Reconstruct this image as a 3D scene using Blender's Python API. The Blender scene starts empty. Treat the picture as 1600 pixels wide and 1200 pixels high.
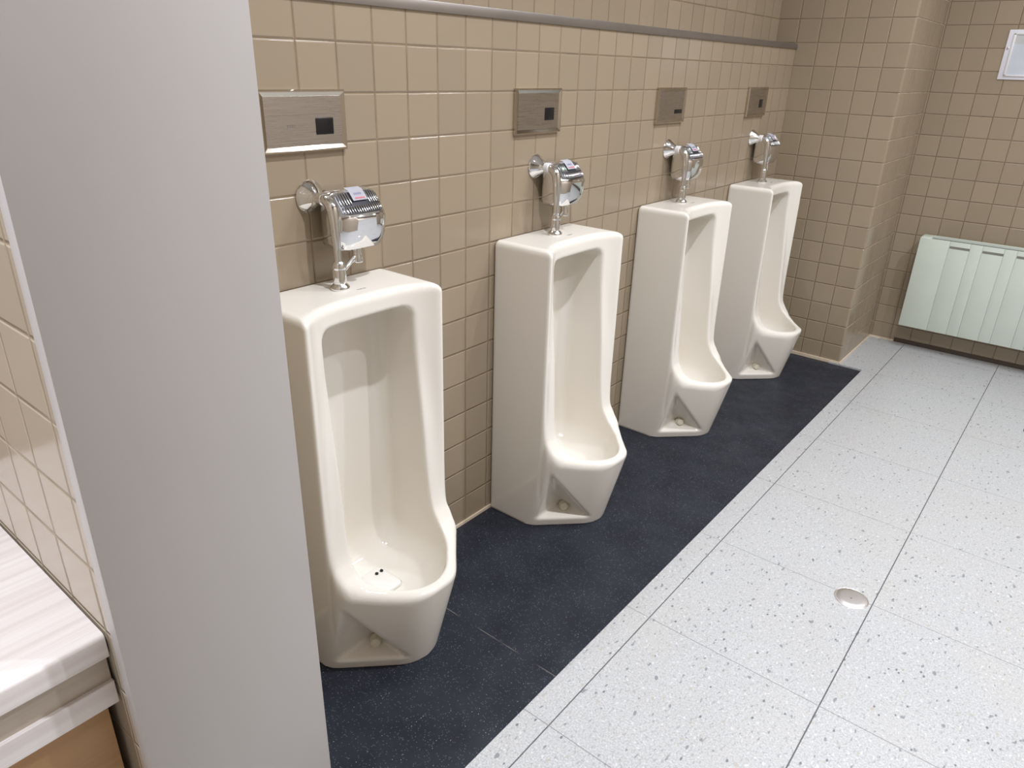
import bpy, bmesh, math, random
import numpy as np
from mathutils import Vector, Matrix

random.seed(7)
SC = bpy.context.scene
COL = SC.collection
PI = math.pi

# ------------------------------------------------------------------ camera
def look_basis(a, b, c):
    ca, sa, cb, sb, cc, sn = math.cos(a), math.sin(a), math.cos(b), math.sin(b), math.cos(c), math.sin(c)
    fwd = Vector((-sa * cb, ca * cb, sb))
    r0 = Vector((ca, sa, 0)); u0 = r0.cross(fwd)
    return r0 * cc + u0 * sn, -r0 * sn + u0 * cc, fwd

cam_data = bpy.data.cameras.new('camera')
cam = bpy.data.objects.new('camera', cam_data); COL.objects.link(cam)
R_, U_, F_ = look_basis(0.67252, -0.41609, 0.02932)
M = Matrix((R_, U_, -F_)).transposed().to_4x4()
M.translation = (1.32998, -0.94772, 1.35469)
cam.matrix_world = M
cam_data.sensor_fit = 'HORIZONTAL'; cam_data.sensor_width = 36.0
cam_data.lens = 36.0 * 1122.64 / 1600.0
cam_data.clip_start = 0.02
SC.camera = cam

# ------------------------------------------------------------------ light, exposure
world = bpy.data.worlds.new('world'); SC.world = world; world.use_nodes = True
world.node_tree.nodes['Background'].inputs[0].default_value = (0.9, 0.95, 1.0, 1)
world.node_tree.nodes['Background'].inputs[1].default_value = 0.15
SC.view_settings.view_transform = 'Standard'; SC.view_settings.look = 'None'
SC.view_settings.gamma = 1.0; SC.view_settings.use_curve_mapping = False
SC.view_settings.exposure = -0.06

CEIL = 2.75
def downlight(x, y, watts, size=0.055, col=(0.95, 0.985, 1.06), z=CEIL - 0.02, spread=150):
    d = bpy.data.lights.new('downlight', 'AREA'); d.shape = 'DISK'; d.size = size
    d.energy = watts; d.color = col; d.spread = math.radians(spread)
    o = bpy.data.objects.new('downlight', d); COL.objects.link(o); o.location = (x, y, z)
    return o
for x, y, w in ((1.12, 0.08, 25), (1.12, 1.22, 10.5), (1.12, 2.25, 10.0),      # row over the urinals
                (1.95, 0.72, 17), (1.95, 1.75, 20), (1.95, 2.70, 7.0),      # row over the aisle; last one added for floor bounce
                (0.50, -1.30, 26)):                                           # over the wash counter
    downlight(x, y, w)

# ------------------------------------------------------------------ node helpers
class NT:
    def __init__(s, name):
        s.m = bpy.data.materials.new(name); s.m.use_nodes = True
        s.t = s.m.node_tree; s.b = s.t.nodes['Principled BSDF']
    def n(s, typ, **kw):
        nd = s.t.nodes.new(typ)
        for k, v in kw.items(): setattr(nd, k, v)
        return nd
    def link(s, a, b): s.t.links.new(a, b)
    def put(s, sock, v):
        if isinstance(v, (int, float)): sock.default_value = v
        elif isinstance(v, tuple): sock.default_value = v if len(v) == len(sock.default_value) else v + (1.0,)
        else: s.link(v, sock)
    def math(s, op, a, b=0.0, c=0.0):
        nd = s.n('ShaderNodeMath', operation=op)
        s.put(nd.inputs[0], a); s.put(nd.inputs[1], b); s.put(nd.inputs[2], c)
        return nd.outputs[0]
    def ramp(s, v, lo, hi, a=0.0, b=1.0, mode='SMOOTHSTEP'):
        nd = s.n('ShaderNodeMapRange', interpolation_type=mode)
        s.put(nd.inputs[0], v); s.put(nd.inputs[1], lo); s.put(nd.inputs[2], hi)
        s.put(nd.inputs[3], a); s.put(nd.inputs[4], b)
        return nd.outputs[0]
    def mix(s, f, a, b):
        nd = s.n('ShaderNodeMix', data_type='RGBA')
        s.put(nd.inputs[0], f); s.put(nd.inputs[6], a); s.put(nd.inputs[7], b)
        return nd.outputs[2]
    def xyz(s):
        g = s.n('ShaderNodeNewGeometry'); x = s.n('ShaderNodeSeparateXYZ')
        s.link(g.outputs['Position'], x.inputs[0]); return g.outputs['Position'], x.outputs
    def vec(s, x, y, z):
        nd = s.n('ShaderNodeCombineXYZ')
        s.put(nd.inputs[0], x); s.put(nd.inputs[1], y); s.put(nd.inputs[2], z); return nd.outputs[0]
    def noise(s, vec, scale, detail=2.0, rough=0.5):
        nd = s.n('ShaderNodeTexNoise'); s.put(nd.inputs['Vector'], vec)
        nd.inputs['Scale'].default_value = scale; nd.inputs['Detail'].default_value = detail
        nd.inputs['Roughness'].default_value = rough
        return nd.outputs['Fac']
    def bump(s, h, dist, strength=1.0):
        nd = s.n('ShaderNodeBump'); nd.inputs['Distance'].default_value = dist
        nd.inputs['Strength'].default_value = strength
        s.put(nd.inputs['Height'], h); s.link(nd.outputs[0], s.b.inputs['Normal'])
    def set(s, **kw):
        for k, v in kw.items(): s.put(s.b.inputs[k.replace('_', ' ')], v)
        return s

def plain(name, col, rough=0.4, metal=0.0, var=0.04, scale=9.0, **kw):
    t = NT(name); pos, _ = t.xyz()
    f = t.noise(pos, scale, 3.0)
    c = t.mix(t.ramp(f, 0.3, 0.7), tuple(x * (1 - var) for x in col), tuple(min(1, x * (1 + var)) for x in col))
    t.set(Base_Color=c, Roughness=rough, Metallic=metal, **kw)
    return t.m

def tile_mat(name, axes, offs, pitch=0.1, col=(0.335, 0.268, 0.188), grout=(0.175, 0.12, 0.06), gw=0.0008, rough=0.16):
    t = NT(name); pos, X = t.xyz()
    dist = []; ids = []
    for a, o in zip(axes, offs):
        u = t.math('DIVIDE', t.math('SUBTRACT', X['XYZ'.index(a)], o), pitch)
        ids.append(t.math('FLOOR', u))
        fr = t.math('FRACT', u)
        e = t.math('MULTIPLY', t.math('MINIMUM', fr, t.math('SUBTRACT', 1.0, fr)), pitch)
        dist.append(e)
    d = t.math('MINIMUM', dist[0], dist[1])
    wn = t.n('ShaderNodeTexWhiteNoise', noise_dimensions='3D')
    t.link(t.vec(ids[0], ids[1], 0.5), wn.inputs['Vector'])
    tint = t.ramp(wn.outputs[0], 0, 1, 0.955, 1.045, 'LINEAR')
    mul = t.n('ShaderNodeMix', data_type='RGBA', blend_type='MULTIPLY'); mul.inputs[0].default_value = 1.0
    mul.inputs[6].default_value = col + (1,)
    t.link(t.vec(tint, tint, tint), mul.inputs[7])
    mask = t.ramp(d, gw * 0.8, gw * 1.5)
    gv = t.noise(pos, 14.0, 3.0)
    gcol = t.mix(t.ramp(gv, 0.3, 0.7), tuple(0.8 * g for g in grout), tuple(min(1, 1.45 * g) for g in grout))
    t.set(Base_Color=t.mix(mask, gcol, mul.outputs[2]),
          Roughness=t.ramp(mask, 0, 1, 0.8, rough, 'LINEAR'))
    wav = t.math('MULTIPLY', t.noise(pos, 22.0, 1.0), 0.12)
    t.bump(t.math('ADD', t.ramp(d, gw * 0.7, gw + 0.0035), wav), 0.0016, 1.0)
    return t.m

def terrazzo_mat():
    t = NT('terrazzo_slabs'); pos, X = t.xyz()
    gx = t.math('DIVIDE', t.math('SUBTRACT', X[0], 0.68315), 0.45127)
    gy = t.math('DIVIDE', t.math('SUBTRACT', X[1], 0.0329), 0.4581)
    def edge(u, p):
        f = t.math('FRACT', u)
        return t.math('MULTIPLY', t.math('MINIMUM', f, t.math('SUBTRACT', 1.0, f)), p)
    dx, dy = edge(gx, 0.4513), edge(gy, 0.4581)
    lx = t.ramp(dx, 0.0009, 0.0018); ly = t.ramp(dy, 0.0003, 0.0014)
    n1 = t.noise(pos, 240.0, 2.0, 0.7)
    base = t.mix(t.ramp(n1, 0.34, 0.66), (0.385, 0.387, 0.382), (0.53, 0.537, 0.545))
    n0 = t.noise(pos, 3.2, 3.0)
    base = t.mix(t.ramp(n0, 0.42, 0.72, 0, 0.30), base, (0.46, 0.445, 0.41))
    def chips(scale, thr, c, base, keep):
        v = t.n('ShaderNodeTexVoronoi', feature='F1'); v.inputs['Scale'].default_value = scale
        w = t.n('ShaderNodeMapping'); t.link(pos, w.inputs[0]); w.inputs[2].default_value = (0, 0, scale); w.inputs[3].default_value = (1.0, 0.62, 1.0)
        t.link(w.outputs[0], v.inputs['Vector'])
        sel = t.math('GREATER_THAN', t.n_sep(v.outputs['Color']), keep)
        m = t.math('MULTIPLY', t.ramp(v.outputs['Distance'], thr * 0.7, thr, 1, 0), sel)
        return t.mix(m, base, c)
    def n_sep(c):
        s = t.n('ShaderNodeSeparateColor'); t.link(c, s.inputs[0]); return s.outputs[0]
    t.n_sep = n_sep
    def blot(scale, lo, hi, c, base, stretch=0.6, off=0.0):
        w = t.n('ShaderNodeMapping'); t.link(pos, w.inputs[0])
        w.inputs[1].default_value = (off, off * 0.7, 0); w.inputs[2].default_value = (0, 0, scale); w.inputs[3].default_value = (1.0, stretch, 1.0)
        return t.mix(t.ramp(t.noise(w.outputs[0], scale, 1.0, 0.4), lo, hi), base, c)
    base = blot(150.0, 0.60, 0.72, (0.35, 0.355, 0.36), base)
    base = blot(120.0, 0.62, 0.74, (0.58, 0.58, 0.59), base, 0.8, 3.1)
    base = blot(90.0, 0.66, 0.76, (0.41, 0.39, 0.34), base, 0.7, 7.7)
    base = blot(75.0, 0.685, 0.735, (0.245, 0.25, 0.265), base, 0.5, 1.9)
    base = chips(62.0, 0.20, (0.17, 0.18, 0.20), base, 0.86)
    base = t.mix(lx, (0.10, 0.10, 0.11), base)
    base = t.mix(ly, (0.27, 0.27, 0.27), base)
    t.set(Base_Color=base, Roughness=t.ramp(t.noise(pos, 5.0, 3.0), 0.3, 0.7, 0.27, 0.40))
    t.bump(t.math('MINIMUM', lx, ly), 0.0008)
    return t.m

def mat_mat():
    t = NT('dark_speckled_sheet'); pos, X = t.xyz()
    n = t.noise(pos, 7.0, 4.0)
    base = t.mix(t.ramp(n, 0.3, 0.7), (0.013, 0.016, 0.024), (0.021, 0.0245, 0.035))
    for scale, thr, c, keep in ((260.0, 0.34, (0.13, 0.145, 0.175), 0.70), (130.0, 0.13, (0.55, 0.55, 0.50), 0.80)):
        v = t.n('ShaderNodeTexVoronoi', feature='F1'); v.inputs['Scale'].default_value = scale
        t.link(pos, v.inputs['Vector'])
        s = t.n('ShaderNodeSeparateColor'); t.link(v.outputs['Color'], s.inputs[0])
        m = t.math('MULTIPLY', t.ramp(v.outputs['Distance'], thr * 0.5, thr, 1, 0), t.math('GREATER_THAN', s.outputs[0], keep))
        base = t.mix(m, base, c)
    # a worn sheet seam running out from the wall
    ds = t.math('ABSOLUTE', t.math('SUBTRACT', X[1], SEAM_Y))
    sm = t.math('MULTIPLY', t.ramp(ds, 0.0005, 0.0016, 1, 0), t.ramp(t.noise(pos, 9.0, 2.0), 0.40, 0.6))
    base = t.mix(sm, base, (0.16, 0.15, 0.13))
    t.set(Base_Color=base, Roughness=t.ramp(t.noise(pos, 11.0, 4.0), 0.3, 0.7, 0.40, 0.58), Specular_IOR_Level=0.32)
    t.bump(t.noise(pos, 160.0, 3.0), 0.0006, 0.5)
    return t.m

def wood_mat(name, c1, c2, axis='Y', rough=0.35, fine=60.0):
    t = NT(name); pos, X = t.xyz()
    k = {'X': (1.2, fine, fine), 'Y': (fine, 1.2, fine), 'Z': (fine, fine, 1.2)}[axis]
    w = t.vec(t.math('MULTIPLY', X[0], k[0]), t.math('MULTIPLY', X[1], k[1]), t.math('MULTIPLY', X[2], k[2]))
    n = t.noise(w, 1.0, 4.0, 0.6)
    t.set(Base_Color=t.mix(t.ramp(n, 0.3, 0.7), c1, c2), Roughness=rough)
    return t.m

SEAM_Y = 0.165
M_tile_l = tile_mat('beige_tile_side', 'YZ', (0.0, 0.0922))
M_tile_p = tile_mat('beige_tile_pillar', 'XZ', (-0.0045, 0.0922), grout=(0.17, 0.12, 0.07))
M_tile_ps = tile_mat('beige_tile_pillar_side', 'YZ', (2.8008, 0.0922), grout=(0.42, 0.34, 0.24))
M_tile_b = tile_mat('beige_tile_back', 'XZ', (0.5995, 0.0922), grout=(0.15, 0.095, 0.055))
M_tile_s = tile_mat('beige_tile_stub', 'XZ', (0.490, 0.0802), col=(0.60, 0.52, 0.42), grout=(0.34, 0.28, 0.19))
M_terr = terrazzo_mat()
M_mat = mat_mat()
M_ceil = plain('white_ceiling_paint', (0.86, 0.86, 0.86), 0.7)
M_far = plain('beige_stall_laminate', (0.45, 0.38, 0.30), 0.4)
M_cap = plain('pale_grey_laminate', (0.50, 0.475, 0.46), 0.42, var=0.015, scale=3.0)
M_capedge = plain('white_edge_band', (0.74, 0.74, 0.76), 0.4, var=0.01)
M_cove = plain('cream_cove_grout', (0.72, 0.60, 0.45), 0.5)
M_brown = plain('dark_brown_base', (0.07, 0.05, 0.035), 0.5)
M_ledge = plain('brushed_ledge_metal', (0.36, 0.33, 0.31), 0.38, 0.85)
M_cer = plain('cream_vitreous_china', (0.84, 0.795, 0.72), 0.06, var=0.008, scale=2.0, IOR=1.52)
M_cap_cream = plain('aged_cream_plastic', (0.82, 0.76, 0.62), 0.35)
M_white_cer = plain('white_china', (0.84, 0.81, 0.76), 0.10, var=0.01)
M_chrome = plain('polished_chrome', (0.80, 0.80, 0.81), 0.045, 1.0, var=0.02)
M_chrome_d = plain('ribbed_chrome', (0.60, 0.60, 0.61), 0.10, 1.0, var=0.02)
M_band = plain('dark_grille_band', (0.045, 0.045, 0.05), 0.35, 0.6)
M_plastic = plain('white_plastic', (0.80, 0.79, 0.80), 0.35)
M_black = plain('black_glass', (0.006, 0.006, 0.008), 0.25)
M_darkg = plain('grey_print', (0.16, 0.15, 0.15), 0.5)
M_paper = plain('white_label_paper', (0.80, 0.80, 0.86), 0.45, var=0.01)
M_purple = plain('violet_grey_print', (0.30, 0.27, 0.42), 0.5)
M_red = plain('red_print', (0.62, 0.16, 0.20), 0.5)
M_green = plain('pale_green_enamel', (0.60, 0.655, 0.575), 0.35, var=0.015)
M_greend = plain('heater_inside', (0.03, 0.03, 0.028), 0.7)
M_counter = wood_mat('whitewashed_wood_laminate', (0.78, 0.71, 0.70), (0.90, 0.86, 0.85), 'Y', 0.32, 75.0)
M_fascia = wood_mat('taupe_fascia', (0.50, 0.43, 0.36), (0.58, 0.50, 0.42), 'Y', 0.4, 40.0)
M_wood = wood_mat('honey_wood_door', (0.46, 0.26, 0.11), (0.55, 0.33, 0.15), 'Y', 0.4, 30.0)
M_drainsteel = plain('dull_steel', (0.86, 0.84, 0.83), 0.36, 1.0)
M_drainbrass = plain('tarnished_brass', (0.30, 0.24, 0.14), 0.38, 1.0)

def brushed(name, col, rough):
    t = NT(name); pos, X = t.xyz()
    w = t.vec(t.math('MULTIPLY', X[0], 30.0), t.math('MULTIPLY', X[1], 12.0), t.math('MULTIPLY', X[2], 900.0))
    n = t.noise(w, 1.0, 3.0)
    t.set(Base_Color=t.mix(n, tuple(c * .86 for c in col), col), Metallic=1.0, Roughness=t.ramp(n, 0.2, 0.8, rough * 0.8, rough * 1.25))
    t.bump(n, 0.0002, 0.4)
    return t.m
M_steel = brushed('brushed_steel', (0.56, 0.52, 0.49), 0.30)
M_steel_f = plain('polished_steel_rim', (0.58, 0.53, 0.46), 0.10, 1.0)

# ------------------------------------------------------------------ mesh helpers
def obj(name, bm, mat, parent=None, smooth=True, angle=0.6):
    me = bpy.data.meshes.new(name)
    bmesh.ops.recalc_face_normals(bm, faces=bm.faces)
    bm.to_mesh(me); bm.free()
    me.materials.append(mat)
    if smooth:
        me.shade_smooth()
        me.set_sharp_from_angle(angle=angle)
    o = bpy.data.objects.new(name, me); COL.objects.link(o)
    if parent: o.parent = parent
    return o

def tag(o, label=None, cat=None, group=None, kind=None):
    if label: o['label'] = label
    if cat: o['category'] = cat
    if group: o['group'] = group
    if kind: o['kind'] = kind
    return o

def thing(name, loc, label, cat, group=None):
    o = bpy.data.objects.new(name, None); COL.objects.link(o); o.location = loc
    o.empty_display_size = 0.05
    return tag(o, label, cat, group)

def box_bm(x0, x1, y0, y1, z0, z1, bevel=0.0, seg=3, bm=None):
    b = bmesh.new()
    vs = [b.verts.new((x, y, z)) for x in (x0, x1) for y in (y0, y1) for z in (z0, z1)]
    for f in ((0, 1, 3, 2), (4, 6, 7, 5), (0, 4, 5, 1), (2, 3, 7, 6), (0, 2, 6, 4), (1, 5, 7, 3)):
        b.faces.new([vs[i] for i in f])
    if bevel > 0:
        bmesh.ops.bevel(b, geom=b.edges[:], offset=bevel, segments=seg, affect='EDGES', profile=0.5)
    if bm is None: return b
    merge(bm, b); return bm

def merge(dst, src):
    me = bpy.data.meshes.new('tmp'); src.to_mesh(me); src.free(); dst.from_mesh(me); bpy.data.meshes.remove(me)

def struct(name, bm, mat, smooth=False):
    return tag(obj(name, bm, mat, None, smooth), kind='structure')

def lathe_bm(profile, origin, axis, seg=40, cap=True):
    """profile: list of (radius, distance along axis)"""
    ax = Vector(axis).normalized()
    t = Vector((0, 0, 1)) if abs(ax.z) < 0.9 else Vector((1, 0, 0))
    u = ax.cross(t).normalized(); v = ax.cross(u)
    o = Vector(origin); bm = bmesh.new(); rings = []
    for r, d in profile:
        rings.append([bm.verts.new(o + ax * d + (u * math.cos(2 * PI * k / seg) + v * math.sin(2 * PI * k / seg)) * max(r, 1e-5)) for k in range(seg)])
    for a, b in zip(rings, rings[1:]):
        for k in range(seg):
            bm.faces.new((a[k], a[(k + 1) % seg], b[(k + 1) % seg], b[k]))
    if cap:
        bm.faces.new(rings[0][::-1]); bm.faces.new(rings[-1])
    return bm

def tube_bm(pts, radii, seg=20, sub=6):
    """round tube through points (Catmull-Rom), radius per point"""
    P = [Vector(p) for p in pts]; n = len(P); path = []; rr = []
    for i in range(n - 1):
        p0, p1, p2, p3 = P[max(i - 1, 0)], P[i], P[i + 1], P[min(i + 2, n - 1)]
        for k in range(sub):
            t = k / sub
            path.append(0.5 * ((2 * p1) + (p2 - p0) * t + (2 * p0 - 5 * p1 + 4 * p2 - p3) * t * t + (-p0 + 3 * p1 - 3 * p2 + p3) * t ** 3))
            rr.append(radii[i] * (1 - t) + radii[i + 1] * t)
    path.append(P[-1]); rr.append(radii[-1])
    bm = bmesh.new(); rings = []; up = Vector((0, 1, 0.01))
    for i, p in enumerate(path):
        d = (path[min(i + 1, len(path) - 1)] - path[max(i - 1, 0)]).normalized()
        a = up - d * up.dot(d)
        a.normalize(); up = a; b = d.cross(a)
        rings.append([bm.verts.new(p + (a * math.cos(2 * PI * k / seg) + b * math.sin(2 * PI * k / seg)) * rr[i]) for k in range(seg)])
    for a, b in zip(rings, rings[1:]):
        for k in range(seg): bm.faces.new((a[k], a[(k + 1) % seg], b[(k + 1) % seg], b[k]))
    bm.faces.new(rings[0][::-1]); bm.faces.new(rings[-1])
    return bm

def text_obj(name, s, size, mat, mtx, parent, extrude=0.0002):
    cu = bpy.data.curves.new(name, 'FONT'); cu.body = s; cu.size = size
    cu.align_x = 'CENTER'; cu.align_y = 'CENTER'; cu.extrude = extrude
    o = bpy.data.objects.new('tmp_text', cu); COL.objects.link(o)
    dg = bpy.context.evaluated_depsgraph_get()
    me = bpy.data.meshes.new_from_object(o.evaluated_get(dg))
    bpy.data.objects.remove(o); bpy.data.curves.remove(cu)
    me.name = name; me.transform(mtx); me.materials.clear(); me.materials.append(mat)
    r = bpy.data.objects.new(name, me); COL.objects.link(r); r.parent = parent
    return r

def wall_mtx(x, y, z):      # lettering standing on a wall that faces +x, reading towards +y
    return Matrix(((0, 0, 1, x), (1, 0, 0, y), (0, 1, 0, z), (0, 0, 0, 1)))

# ------------------------------------------------------------------ structure
YB = 3.375          # back wall
YE = 2.8008         # pillar face
XP = 0.4955         # pillar side
MX = 0.612          # sheet edge
ZM = -0.008         # sheet level
LZ = 1.478          # top of the boxed-out lower wall
fl = bmesh.new()
def quad(bm, pts):
    bm.faces.new([bm.verts.new(p) for p in pts])
def slab(bm, x0, x1, y0, y1, z0, z1): box_bm(x0, x1, y0, y1, z0, z1, bm=bm)
slab(fl, MX, 2.5, -2.4, YB + 0.1, -0.1, 0.0)
slab(fl, XP - 0.05, MX, YE - 0.012, YB + 0.1, -0.1, 0.0)
slab(fl, -0.2, MX, -2.4, -0.44, -0.1, 0.0)
struct('floor', fl, M_terr)
sheet = obj('floor_sheet', box_bm(0.0, MX - 0.0015, -0.44, YE - 0.013, -0.05, ZM), M_mat, smooth=False)
tag(sheet, kind='structure'); sheet.name = 'floor_dark_strip'

struct('wall_left', box_bm(-0.10, 0.0, -0.50, YE + 0.02, -0.06, LZ), M_tile_l)
struct('wall_left_upper', box_bm(-0.22, -0.10, -2.4, YE + 0.02, -0.06, CEIL), M_tile_l)
pl = box_bm(-0.22, XP, YE, YB + 0.05, -0.06, CEIL)
ed = [e for e in pl.edges if all(abs(v.co.x - XP) < 1e-5 and abs(v.co.y - YE) < 1e-5 for v in e.verts)]
bmesh.ops.bevel(pl, geom=ed, offset=0.010, segments=5, affect='EDGES', profile=0.5)
pil = obj('wall_pillar', pl, M_tile_p, None, True, 0.5); tag(pil, kind='structure')
pil.data.materials.append(M_tile_ps)
for p in pil.data.polygons:
    if p.normal.x > 0.75: p.material_index = 1
struct('wall_back', box_bm(XP - 0.05, 2.5, YB, YB + 0.12, -0.06, CEIL), M_tile_b)
struct('wall_right', box_bm(2.4, 2.5, -2.4, YB + 0.1, -0.06, CEIL), M_far)
struct('wall_front', box_bm(-0.22, 2.5, -2.4, -2.3, -0.06, CEIL), M_far)
struct('ceiling', box_bm(-0.22, 2.5, -2.4, YB + 0.1, CEIL, CEIL + 0.1), M_ceil)
# stub wall with its end board
XS, YS0, YS1 = 0.540, -0.7135, -0.44
struct('wall_stub', box_bm(-0.1, XS - 0.023, YS0 + 0.001, YS1 - 0.001, -0.06, CEIL), M_tile_s)
capb = obj('trim_end_board', box_bm(XS - 0.023, XS, YS0 - 0.003, YS1, 0.0, CEIL, 0.001, 2), M_cap, None, True, 0.5)
tag(capb, kind='structure'); capb.data.materials.append(M_capedge)
for p in capb.data.polygons:
    if abs(p.normal.y) > 0.6: p.material_index = 1
# ledge capping the boxed-out wall
lg = box_bm(-0.10, 0.006, -0.50, YE, LZ - 0.013, LZ + 0.010, 0.002, 2)
tag(obj('trim_ledge', lg, M_ledge, None, True, 0.5), kind='structure')
# cove and base strips
struct('baseboard_left', box_bm(0.0, 0.005, -0.44, YE, ZM, ZM + 0.010), M_cove)
struct('baseboard_pillar', box_bm(0.0, XP + 0.001, YE - 0.006, YE, ZM, 0.008), M_cove)
struct('baseboard_pillar_side', box_bm(XP, XP + 0.005, YE - 0.006, YB, 0.0, 0.007), M_cove)
struct('baseboard_corner', box_bm(XP, 0.622, YB - 0.005, YB, 0.0, 0.008), M_cove)
struct('base_strip_back', box_bm(0.622, 2.4, YB - 0.006, YB, 0.0, 0.022), M_brown)  # thin dark brown strip along the foot of the back wall

# ------------------------------------------------------------------ urinal (implicit surface)
def smax(a, b, k): 
    h = np.clip(0.5 + 0.5 * (a - b) / k, 0, 1)
    return b + (a - b) * h + k * h * (1 - h)
def smin(a, b, k): return -smax(-a, -b, k)

def rim_z(x):
    xs = [0.0, 0.197, 0.204, 0.209, 0.217, 0.240, 0.270, 0.310, 0.350, 0.42]
    zs = [2.2, 0.560, 0.420, 0.360, 0.325, 0.290, 0.268, 0.257, 0.252, 0.248]
    return np.interp(x, xs, zs)
def _smooth_tab():
    g = np.linspace(-0.05, 0.47, 1041); z = np.minimum(rim_z(g), 0.75)
    k = np.exp(-0.5 * (np.arange(-24, 25) / 9.0) ** 2); k /= k.sum()
    z = np.convolve(np.pad(z, 24, mode='edge'), k, 'valid')
    return g, z, np.gradient(z, g)
RG, RZ, RD = _smooth_tab()

HW, TOP = 0.190, 0.905
BZ = 0.0
PA, PB, PC, P0 = (0.012, 0.030), (0.197, 0.030), (0.046, 0.226), (0.106, 0.054, 0.070)
def _pocket_planes():
    A = np.array([PA[0], PA[1], 0]); B = np.array([PB[0], PB[1], 0]); C = np.array([PC[0], PC[1], 0]); P = np.array(P0)
    cen = (A + B + C) / 3; out = []
    for a, b in ((A, B), (B, C), (C, A)):
        n = np.cross(b - a, P - a); n /= np.linalg.norm(n)
        if n @ (cen - a) > 0: n = -n
        out.append((n, n @ a))
    return out
PPL = _pocket_planes()

def sdf(p):
    x, y, z = p[:, 0], p[:, 1], p[:, 2]
    ay = np.sqrt(y * y + 1e-6)
    t = np.clip(z / 0.25, -0.2, 4)
    xf = 0.160 + 0.013 * np.clip((0.86 - z) / 0.4, 0, 1) + (0.056 - 0.013 * np.clip((0.86 - z) / 0.4, 0, 1)) * (np.minimum(ay, 0.2) / HW) ** 3.6
    col = x - xf
    front = 0.320 + 0.058 * np.minimum(t, 1.2)
    rz = np.interp(x, RG, RZ); rd = np.interp(x, RG, RD)
    bowl = smax(x - front, (z - rz) / np.sqrt(1 + rd * rd), 0.016)
    body = smin(col, bowl, 0.012)
    c = 0.360 + 0.075 * t
    cham = (x + ay - c) / 1.41421
    body = smax(body, cham, 0.030)
    body = smax(body, ay - HW, 0.020)
    body = smax(body, z - TOP, 0.020)
    # cavity
    side = ay - 0.127 - 0.006 * np.clip((0.46 - z) / 0.25, 0, 1)
    cav = smax(side, 0.044 - x, 0.04)
    cav = smax(cav, (x + ay - (c - 0.042)) / 1.41421, 0.035)
    cav = smax(cav, x - (front - 0.026), 0.035)
    cav = smax(cav, z - 0.858, 0.032)
    zf = 0.140 + 0.25 * np.clip(0.20 - x, 0, 1) * 0.35
    cav = smax(cav, zf - z, 0.10)
    f = smax(body, -cav, 0.009)
    # pocket in each splayed face for the fixing bolt
    d = -cham
    s = ((x - 0.17) - (ay - 0.185)) / 1.41421
    pk = None
    for n, o in PPL:
        v = n[0] * s + n[1] * z + n[2] * d - o
        pk = v if pk is None else smax(pk, v, 0.012)
    f = smax(f, -pk, 0.007)
    f = smax(f, 0.001 - x, 0.010)
    f = np.maximum(f, BZ - z)
    return f

def surface_net(fn, lo, hi, h):
    lo = np.array(lo); n = np.ceil((np.array(hi) - lo) / h).astype(int) + 1
    ax = [lo[i] + h * np.arange(n[i]) for i in range(3)]
    V = np.empty(n)
    for i in range(n[0]):
        Y, Z = np.meshgrid(ax[1], ax[2], indexing='ij')
        V[i] = fn(np.stack([np.full(Y.size, ax[0][i]), Y.ravel(), Z.ravel()], 1)).reshape(n[1], n[2])
    S = V < 0
    nc = n - 1
    cnt = np.zeros(nc); acc = np.zeros(tuple(nc) + (3,))
    offs = [(i, j, k) for i in (0, 1) for j in (0, 1) for k in (0, 1)]
    def sl(o): return tuple(slice(o[i], o[i] + nc[i]) for i in range(3))
    for a in offs:
        for axn in range(3):
            if a[axn] == 0:
                b = list(a); b[axn] = 1; b = tuple(b)
                va, vb = V[sl(a)], V[sl(b)]
                m = S[sl(a)] != S[sl(b)]
                t = np.where(m, va / np.where(m, va - vb, 1), 0)
                cnt += m
                for q in range(3):
                    acc[..., q] += np.where(m, a[q] + (t if q == axn else 0), 0)
    act = cnt > 0
    idx = -np.ones(nc, int); idx[act] = np.arange(act.sum())
    ijk = np.stack(np.nonzero(act), 1)
    P = lo + h * (ijk + acc[act] / cnt[act][:, None])
    faces = []
    for axn in range(3):
        u, v = (axn + 1) % 3, (axn + 2) % 3
        A = [slice(None)] * 3; B = [slice(None)] * 3
        A[axn] = slice(0, -1); B[axn] = slice(1, None)
        m = S[tuple(A)] != S[tuple(B)]
        q = np.stack(np.nonzero(m), 1)
        ok = (q[:, u] > 0) & (q[:, v] > 0) & (q[:, u] < nc[u]) & (q[:, v] < nc[v]); q = q[ok]
        flip = S[tuple(A)][tuple(q.T)]
        def ci(du, dv):
            c = q.copy(); c[:, u] -= du; c[:, v] -= dv; return idx[tuple(c.T)]
        Q = np.stack([ci(1, 1), ci(0, 1), ci(0, 0), ci(1, 0)], 1)
        Q[~flip] = Q[~flip][:, ::-1]
        faces.append(Q)
    F = np.concatenate(faces)
    for _ in range(3):          # pull the vertices onto the surface
        e = 1e-4; f0 = fn(P); G = np.stack([(fn(P + e * np.eye(3)[i]) - f0) / e for i in range(3)], 1)
        g2 = (G * G).sum(1)
        st = -(f0 / np.maximum(g2, 0.25))[:, None] * G
        L = np.linalg.norm(st, axis=1); st *= np.minimum(1, 0.6 * h / np.maximum(L, 1e-9))[:, None]
        P = P + st
    return P, F

def china_mesh():
    P, F = surface_net(sdf, (-0.0061, -0.2021, -0.0051), (0.405, 0.2021, 0.925), 0.0040)
    me = bpy.data.meshes.new('urinal_body')
    me.from_pydata(P.tolist(), [], F.tolist()); me.update()
    me.materials.append(M_cer); me.shade_smooth(); me.set_sharp_from_angle(angle=0.9)
    return me
ME_china = china_mesh()

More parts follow.
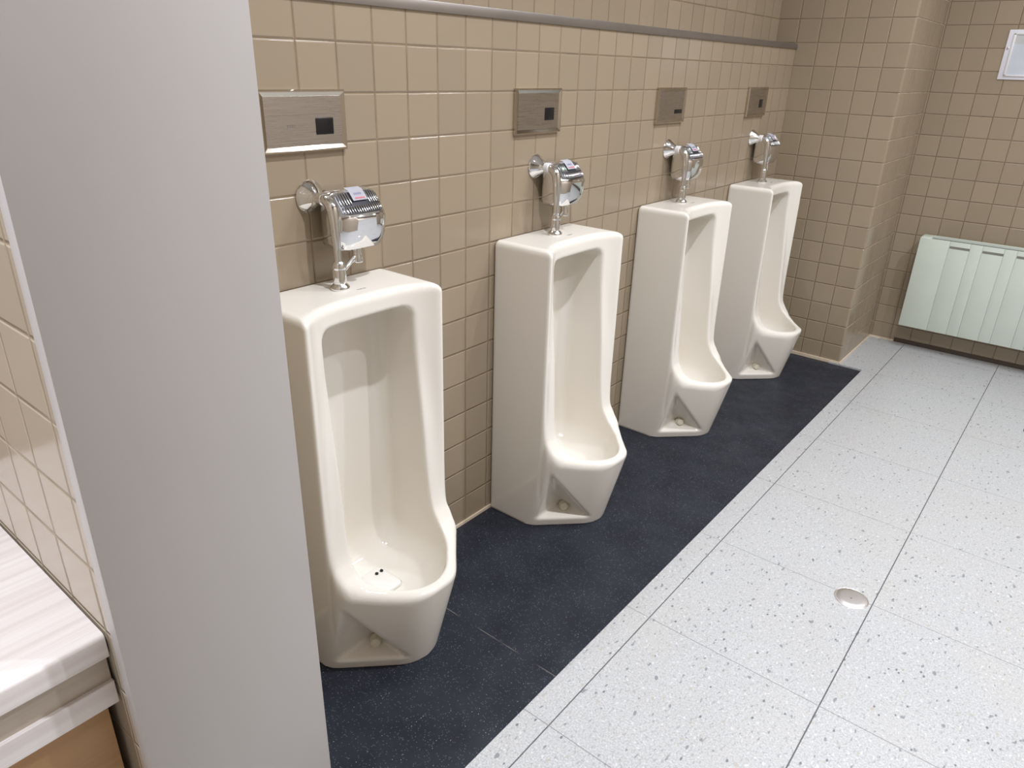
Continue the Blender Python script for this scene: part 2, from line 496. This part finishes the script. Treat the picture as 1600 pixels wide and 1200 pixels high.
N_CH = Vector((0.7071, 0.7071, 0))
def pocket_point(sv, zv, dv, sgn):
    """point of a splayed face at (s along, z, depth)"""
    c = 0.360 + 0.075 * zv / 0.25
    q = c - dv * 1.41421                # x + |y|
    w = sv * 1.41421 - 0.015            # x - |y| ... (x-.17)-(|y|-.185)
    x = (q + w) / 2; ay = q - x
    return Vector((x, sgn * ay, zv))

def make_urinal(y, label):
    u = thing('urinal', (0, y, ZM), label, 'urinal', 'floor-standing urinals along the tiled wall')
    b = bpy.data.objects.new('bowl_body', ME_china); COL.objects.link(b); b.parent = u
    for sgn in (-1, 1):
        p = pocket_point(0.112, 0.052, 0.050, sgn)
        n = Vector((0.68, sgn * 0.68, 0.22)).normalized()
        k = obj('bolt_cap', lathe_bm([(0.012, -0.006), (0.0155, 0.0), (0.0150, 0.004), (0.0135, 0.006), (0.0130, 0.017), (0.0115, 0.021), (0.007, 0.0235), (0.0, 0.024)], p, n, 28), M_cap_cream, u)
        k['label'] = 'cream plastic bolt cap'
    dc = box_bm(0.105, 0.205, -0.035, 0.035, 0.136, 0.1555, 0.012, 4)
    for v in dc.verts:
        if v.co.z > 0.15: v.co.z -= 0.10 * abs(v.co.x - 0.145)
    d = obj('drain_cover', dc, M_white_cer, u)
    for hy in (0.006, 0.022):
        obj('drain_hole', lathe_bm([(0.0045, -0.004), (0.0045, 0.0003)], (0.135, hy, 0.1549), (0.08, 0, 1), 16), M_black, d)
    lt = text_obj('maker_mark', 'TOTO', 0.0085, M_darkg, Matrix(((0, -1, 0, 0.112), (1, 0, 0, 0.030), (0, 0, 1, TOP + 0.0001), (0, 0, 0, 1))), u)
    return u
make_urinal(0.009, 'large cream floor urinal nearest the viewer, partly hidden by the grey end board')
make_urinal(0.809, 'cream floor urinal standing second from the grey end board')
make_urinal(1.626, 'cream floor urinal third from the grey end board, small sensor slot in the plate above')
make_urinal(2.430, 'cream floor urinal farthest away, beside the tiled pillar')

# ------------------------------------------------------------------ flush valves
HY0, HY1 = 0.009, 0.140
def hshell(x, z, y):
    """carry a point of the housing's middle section to depth y: the ends are rounded off and the front bows"""
    e = min(1.0, abs(2 * (y - HY0) / (HY1 - HY0) - 1))
    k = 1 - 0.20 * max(0, (e - 0.55) / 0.45) ** 2.4
    return 0.055 + (x - 0.055) * k - 0.007 * e ** 2 * (x - 0.012) / 0.088, 1.037 + (z - 1.037) * k

def housing_bm():
    prof = [(0.012, 0.980), (0.012, 1.090), (0.022, 1.101), (0.046, 1.102), (0.060, 1.096), (0.096, 1.054), (0.100, 1.044), (0.094, 0.998), (0.082, 0.978), (0.070, 0.972), (0.022, 0.972)]
    bm = bmesh.new(); ny = 32; rings = []
    for j in range(ny + 1):
        y = HY0 + (HY1 - HY0) * j / ny
        ring = []
        for (x, z) in prof:
            hx, hz = hshell(x, z, y); ring.append(bm.verts.new((hx, y, hz)))
        rings.append(ring)
    n = len(prof)
    for a, b in zip(rings, rings[1:]):
        for i in range(n): bm.faces.new((a[i], a[(i + 1) % n], b[(i + 1) % n], b[i]))
    e0 = bm.faces.new(rings[0][::-1]); e1 = bm.faces.new(rings[-1])
    bmesh.ops.bevel(bm, geom=list({e for f in (e0, e1) for e in f.edges}), offset=0.007, segments=5, affect='EDGES', profile=0.5)
    return bm

def slope_pt(f, y, lift):
    ax, az, bx, bz = 0.0595, 1.0962, 0.0945, 1.0560
    hx, hz = hshell(ax + (bx - ax) * f, az + (bz - az) * f, y)
    return Vector((hx + 0.755 * lift, y, hz + 0.656 * lift))

def rib_bm():
    bm = bmesh.new(); n = 17
    for i in range(n):
        y = 0.024 + (0.125 - 0.024) * i / (n - 1)
        mid = 5 <= i <= 11
        for (f0, f1) in (((0.66, 0.97),) if mid else ((0.04, 0.60), (0.66, 0.97))):
            p, q = slope_pt(f0, y, 0.0022), slope_pt(f1, y, 0.0022)
            L = (q - p).length; d = (q - p) / L; c = (p + q) / 2
            nrm = Vector((-d.z, 0, d.x)); nrm = -nrm if nrm.x < 0 else nrm
            g = box_bm(-0.0014, 0.0014, -L / 2, L / 2, -0.0022, 0.0020, 0.0010, 3)
            g.transform(Matrix(((0, d.x, nrm.x, c.x), (1, 0, 0, y), (0, d.z, nrm.z, c.z), (0, 0, 0, 1))))
            merge(bm, g)
    return bm

def sticker_parts(par):
    a, b = Vector((0.050, 0, 1.1015)), Vector((0.080, 0, 1.0735))
    pts = [Vector((0.046, 0, 1.1030)), Vector((0.058, 0, 1.1000)), Vector((0.0655, 0, 1.0935)), Vector((0.078, 0, 1.0795))]
    lift = Vector((0.0022, 0, 0.0022))
    bm = bmesh.new(); rows = []
    for p in pts:
        rows.append([bm.verts.new((p.x + lift.x - 0.002 * 0, yy, p.z + lift.z)) for yy in (0.055, 0.094)])
    for r0, r1 in zip(rows, rows[1:]): bm.faces.new((r0[0], r0[1], r1[1], r1[0]))
    bmesh.ops.solidify(bm, geom=bm.faces[:], thickness=0.0004)
    s = obj('sticker', bm, M_paper, par); s['label'] = 'white paper label'
    def bar(f0, f1, y0, y1, mat, nm):
        q0 = pts[2] + (pts[3] - pts[2]) * f0; q1 = pts[2] + (pts[3] - pts[2]) * f1
        g = bmesh.new(); l2 = Vector((0.0026, 0, 0.0026))
        vs = [(q0 + l2, y0), (q0 + l2, y1), (q1 + l2, y1), (q1 + l2, y0)]
        g.faces.new([g.verts.new((p.x, yy, p.z)) for p, yy in vs])
        return obj(nm, g, mat, s)
    g = bmesh.new()
    for k in range(6):
        y0 = 0.064 + k * 0.0035
        q0 = pts[2] + (pts[3] - pts[2]) * 0.02; q1 = pts[2] + (pts[3] - pts[2]) * 0.28; l2 = Vector((0.0026, 0, 0.0026))
        g.faces.new([g.verts.new(v) for v in ((q0.x + l2.x, y0, q0.z + l2.z), (q0.x + l2.x, y0 + 0.0022, q0.z + l2.z), (q1.x + l2.x, y0 + 0.0022, q1.z + l2.z), (q1.x + l2.x, y0, q1.z + l2.z))])
    obj('print', g, M_purple, s)
    bar(0.62, 0.80, 0.062, 0.089, M_red, 'red_print')

def make_valve(y, label, collar):
    v = thing('flush_valve', (0, y, TOP + ZM), label, 'flush valve', 'chrome flush valves on the urinals')
    ch = []
    def part(name, bm, mat, **kw):
        for vv in bm.verts: vv.co.z -= (TOP + ZM)
        o = obj(name, bm, mat, v, **kw); return o
    zf = 1.087
    part('wall_flange', lathe_bm([(0.0345, 0.0), (0.0355, 0.003), (0.034, 0.0065), (0.029, 0.012), (0.020, 0.026), (0.0145, 0.036), (0.0135, 0.040)], (0, 0, zf), (1, 0, 0)), M_chrome)
    part('collar_nut', lathe_bm([(0.0125, 0.036), (0.0142, 0.038), (0.0142, 0.052), (0.0125, 0.054)], (0, 0, zf), (1, 0, 0)), M_plastic if collar else M_chrome)
    part('supply_pipe', tube_bm([(0.040, 0, zf), (0.058, 0, zf - 0.001), (0.074, 0.0, zf - 0.012), (0.080, 0.0, zf - 0.034), (0.081, 0.001, zf - 0.07), (0.081, 0.002, 0.985), (0.081, 0.003, 0.950)],
                                [0.0105, 0.0118, 0.0128, 0.0120, 0.0106, 0.0085, 0.0078], 24, 8), M_chrome)
    zb = TOP + ZM
    part('spud_nut', lathe_bm([(0.0205, 0.0), (0.0215, 0.003), (0.0205, 0.007), (0.0165, 0.011), (0.0140, 0.014), (0.0140, 0.018), (0.0150, 0.019), (0.0150, 0.042), (0.0142, 0.045), (0.0148, 0.047), (0.0146, 0.055), (0.0120, 0.060), (0.0080, 0.064)], (0.081, 0.003, zb), (0, 0, 1)), M_chrome)
    h = part('housing', housing_bm(), M_chrome, angle=0.5)
    gp = bmesh.new()                                   # dark recessed band the ribs stand on
    rows_ = []
    for k in range(17):
        yy = 0.0195 + 0.110 * k / 16; t_ = abs(k - 8) / 8; ins = 0.10 * max(0, t_ - 0.8) / 0.2
        rows_.append([gp.verts.new(slope_pt(f, yy, 0.0017)) for f in (ins, 0.5, 1.0 - ins)])
    for r0, r1 in zip(rows_, rows_[1:]):
        for m in (0, 1): gp.faces.new((r0[m], r0[m + 1], r1[m + 1], r1[m]))
    part('grille_band', gp, M_band)
    part('ribbed_grille', rib_bm(), M_chrome_d)
    par = bpy.data.objects.new('x', None)
    n0 = set(bpy.data.objects)
    sticker_parts(v)
    for o in set(bpy.data.objects) - n0:
        if o.data: o.data.transform(Matrix.Translation((0, 0, -(TOP + ZM))))
    bpy.data.objects.remove(par)
    part('outlet', lathe_bm([(0.0105, 0.978), (0.0105, 0.966), (0.0115, 0.958), (0.0142, 0.947), (0.0135, 0.945), (0.007, 0.944)], (0.066, 0.066, 0), (0, 0, 1)), M_chrome)
    part('drain_arm', tube_bm([(0.081, 0.010, zb + 0.035), (0.073, 0.038, zb + 0.050), (0.066, 0.064, zb + 0.062)], [0.0048, 0.0048, 0.0048], 14, 4), M_chrome)
    return v
make_valve(0.003, 'chrome flush valve with an all-chrome wall flange, on the urinal nearest the grey end board', False)
make_valve(0.803, 'chrome flush valve with white collar, on the second urinal from the grey end board', True)
make_valve(1.618, 'chrome flush valve with white collar, on the third urinal from the grey end board', True)
make_valve(2.422, 'chrome flush valve with white collar, on the urinal beside the tiled pillar', True)

# ------------------------------------------------------------------ sensor plates
def make_plate(y, label, win, logo):
    zc = 1.240; hw, hh = 0.106, 0.0605
    p = thing('sensor_panel', (0, y, zc), label, 'sensor panel', 'steel sensor panels above the urinals')
    # raised rim with sloping inner border
    bm = bmesh.new()
    loops = [(0.0, 0.0, 0.0), (0.0, 0.0, 0.009), (-0.0025, -0.0025, 0.0125), (-0.0045, -0.0045, 0.0125), (-0.0125, -0.0125, 0.0090)]
    rings = []
    for a, b, x in loops:
        rings.append([bm.verts.new((x, sy * (hw + a), sz * (hh + b))) for sy, sz in ((-1, -1), (1, -1), (1, 1), (-1, 1))])
    for r0, r1 in zip(rings, rings[1:]):
        for k in range(4): bm.faces.new((r0[k], r0[(k + 1) % 4], r1[(k + 1) % 4], r1[k]))
    bm.faces.new(rings[0][::-1])
    obj('frame', bm, M_steel_f, p, True, 0.3)
    obj('plate', box_bm(0.004, 0.0098, -(hw - 0.0125), hw - 0.0125, -(hh - 0.0125), hh - 0.0125, 0.0004, 1), M_steel, p, False)
    y0, y1, z0, z1 = win
    obj('sensor_window', box_bm(0.008, 0.0108, y0, y1, z0, z1, 0.002, 3), M_black, p)
    if logo:
        text_obj('maker_mark', 'TOTO', 0.0075, M_darkg, wall_mtx(0.00985, -0.034, -0.009), p)
        obj('lid_seam', box_bm(0.0095, 0.00995, -0.085, 0.080, 0.0125, 0.0131), M_darkg, p, False)
    return p
make_plate(0.001, 'steel sensor panel with large black square, above the nearest urinal, beside the end board', (0.026, 0.072, -0.028, 0.006), True)
make_plate(0.798, 'steel sensor panel with black square, above the second urinal from the grey end board', (0.026, 0.072, -0.026, 0.009), False)
make_plate(1.597, 'steel sensor panel with a small low dark slot, above the third urinal', (0.024, 0.084, -0.029, -0.014), False)
make_plate(2.402, 'steel sensor panel nearest the pillar corner, above the farthest urinal', (0.022, 0.062, -0.025, 0.010), False)

# ------------------------------------------------------------------ heater on the back wall
HX0, HX1, HZ0, HZ1 = 0.643, 1.95, 0.135, 0.605
hf = YB - 0.115
heater = thing('panel_heater', (HX0, YB, HZ0), 'pale green wall-hung panel heater on the back wall', 'heater')
def hp(name, bm, mat, **kw):
    for v in bm.verts: v.co -= Vector((HX0, YB, HZ0))
    return obj(name, bm, mat, heater, **kw)
hb = bmesh.new()
box_bm(HX0, HX1, hf + 0.012, YB - 0.02, HZ0, HZ1 - 0.03, 0.004, 2, bm=hb)
hp('casing', hb, M_green)
fp = bmesh.new(); 
# front sheet in vertical strips with fine recessed joints
joints = []
xx = HX0 + 0.138
while xx < HX1 - 0.1:
    joints += [xx, xx + 0.092]; xx += 0.145
prev = HX0
for j in joints + [HX1]:
    box_bm(prev, j - 0.0006, hf, hf + 0.014, HZ0 - 0.004, HZ1, 0.0008, 2, bm=fp); prev = j
hp('front_panel', fp, M_green)
hp('top_cap', box_bm(HX0, HX0 + 0.05, hf + 0.006, YB - 0.02, HZ1 - 0.035, HZ1 + 0.004, 0.004, 3), M_green)
hp('top_rail', box_bm(HX0 + 0.045, HX1, YB - 0.032, YB - 0.020, HZ1 - 0.03, HZ1 + 0.004, 0.002, 2), M_green)
hp('top_grille', box_bm(HX0 + 0.045, HX1, hf + 0.012, YB - 0.03, HZ1 - 0.032, HZ1 - 0.010), M_greend, smooth=False)
for k in range(8):
    sx = HX0 + 0.140 + 0.145 * k
    if sx + 0.12 < HX1:
        hp('air_slot', box_bm(sx, sx + 0.090, hf - 0.0006, hf + 0.002, HZ1 - 0.034, HZ1 - 0.022, 0.0004, 1), plain('slot_shadow_gap', (0.20, 0.20, 0.17), 0.7) if k == 0 else bpy.data.materials['slot_shadow_gap'], smooth=False)
for bx in (HX0 + 0.15, HX1 - 0.15):
    hp('wall_bracket', box_bm(bx, bx + 0.04, YB - 0.022, YB, HZ0 + 0.05, HZ1 - 0.06, 0.002, 1), M_green)

# ------------------------------------------------------------------ notice on the back wall
NX0, NX1, NZ0, NZ1 = 0.772, 1.03, 1.360, 1.572
no = thing('notice_frame', (NX0, YB, NZ0), 'white plastic notice frame on the back wall, cut by the right edge', 'sign')
def npart(name, bm, mat, **kw):
    for v in bm.verts: v.co -= Vector((NX0, YB, NZ0))
    return obj(name, bm, mat, no, **kw)
npart('back_plate', box_bm(NX0, NX1, YB - 0.006, YB, NZ0, NZ1, 0.002, 2), M_paper)
fr = bmesh.new(); w = 0.010; i0 = 0.022
for (a, b, c, d) in ((NX0 + i0, NX0 + i0 + w, NZ0 + 0.016, NZ1 - 0.016), (NX1 - i0 - w, NX1 - i0, NZ0 + 0.016, NZ1 - 0.016), (NX0 + i0, NX1 - i0, NZ0 + 0.014, NZ0 + 0.022), (NX0 + i0, NX1 - i0, NZ1 - 0.022, NZ1 - 0.014)):
    box_bm(a, b, YB - 0.011, YB - 0.005, c, d, 0.0015, 2, bm=fr)
npart('raised_border', fr, M_plastic)
npart('sheet', box_bm(NX0 + i0 + w, NX1 - i0 - w, YB - 0.008, YB - 0.0055, NZ0 + 0.022, NZ1 - 0.060, 0.0003, 1), plain('pale_blue_sheet', (0.60, 0.64, 0.70), 0.4), smooth=False)
npart('header', box_bm(NX0 + i0 + w, NX1 - i0 - w, YB - 0.008, YB - 0.0055, NZ1 - 0.060, NZ1 - 0.022, 0.0003, 1), plain('pale_grey_header', (0.56, 0.58, 0.57), 0.4), smooth=False)
npart('screw', lathe_bm([(0.0055, 0), (0.005, 0.003), (0.0, 0.004)], (NX0 + 0.012, YB - 0.006, NZ1 - 0.078), (0, -1, 0), 16), M_drainsteel)

# ------------------------------------------------------------------ floor cleanout covers
def make_cover(x, y, r, mat, label):
    c = thing('floor_drain_cover', (x, y, 0), label, 'drain cover', None)
    obj('rim', lathe_bm([(r, 0.0), (r * 0.99, 0.0016), (r * 0.95, 0.0026), (r * 0.92, 0.0020), (r * 0.90, 0.0008)], (0, 0, 0), (0, 0, 1), 56, False), mat, c)
    d = obj('lid', lathe_bm([(r * 0.905, 0.0006), (r * 0.89, 0.0034), (r * 0.84, 0.0044), (r * 0.6, 0.0050), (0.0, 0.0054)], (0, 0, 0), (0, 0, 1), 56), mat, c)
    obj('centre_mark', lathe_bm([(0.0028, 0.004), (0.0028, 0.0056)], (0.0, -0.006, 0), (0, 0, 1), 14), M_darkg, d)
    return c
make_cover(1.081, 0.938, 0.046, M_drainsteel, 'round polished steel drain cover in the pale terrazzo floor near a slab joint')
make_cover(1.372, 2.555, 0.046, M_drainbrass, 'tarnished round drain cover in the terrazzo floor, cut by the right edge')

# ------------------------------------------------------------------ wash counter left of the stub wall
CY1 = YS0 - 0.002; CY0 = -2.2; CX = 0.490; CZ = 0.676
vanity = thing('wash_counter', (0.2, CY1, 0), 'whitewashed wood counter with honey wood front, left of the grey end board', 'counter')
def vp(name, bm, mat, **kw):
    for v in bm.verts: v.co -= Vector((0.2, CY1, 0))
    return obj(name, bm, mat, vanity, **kw)
ct = box_bm(-0.098, CX, CY0, CY1, CZ - 0.036, CZ)
ed = [e for e in ct.edges if all(abs(v.co.x - CX) < 1e-5 and abs(v.co.z - CZ) < 1e-5 for v in e.verts)]
bmesh.ops.bevel(ct, geom=ed, offset=0.007, segments=4, affect='EDGES', profile=0.5)
vp('worktop', ct, M_counter, angle=0.5)
vp('fascia', box_bm(0.0, CX - 0.012, CY0, CY1 - 0.001, 0.592, CZ - 0.036), M_fascia, smooth=False)
vp('lower_rail', box_bm(0.0, CX - 0.006, CY0, CY1, 0.556, 0.594, 0.001, 1), M_counter)
vp('door_panel', box_bm(0.0, CX - 0.035, CY0, CY1 - 0.008, 0.06, 0.557), M_wood, smooth=False)
vp('plinth', box_bm(0.0, CX - 0.07, CY0, CY1 - 0.01, 0.0, 0.061), M_brown, smooth=False)
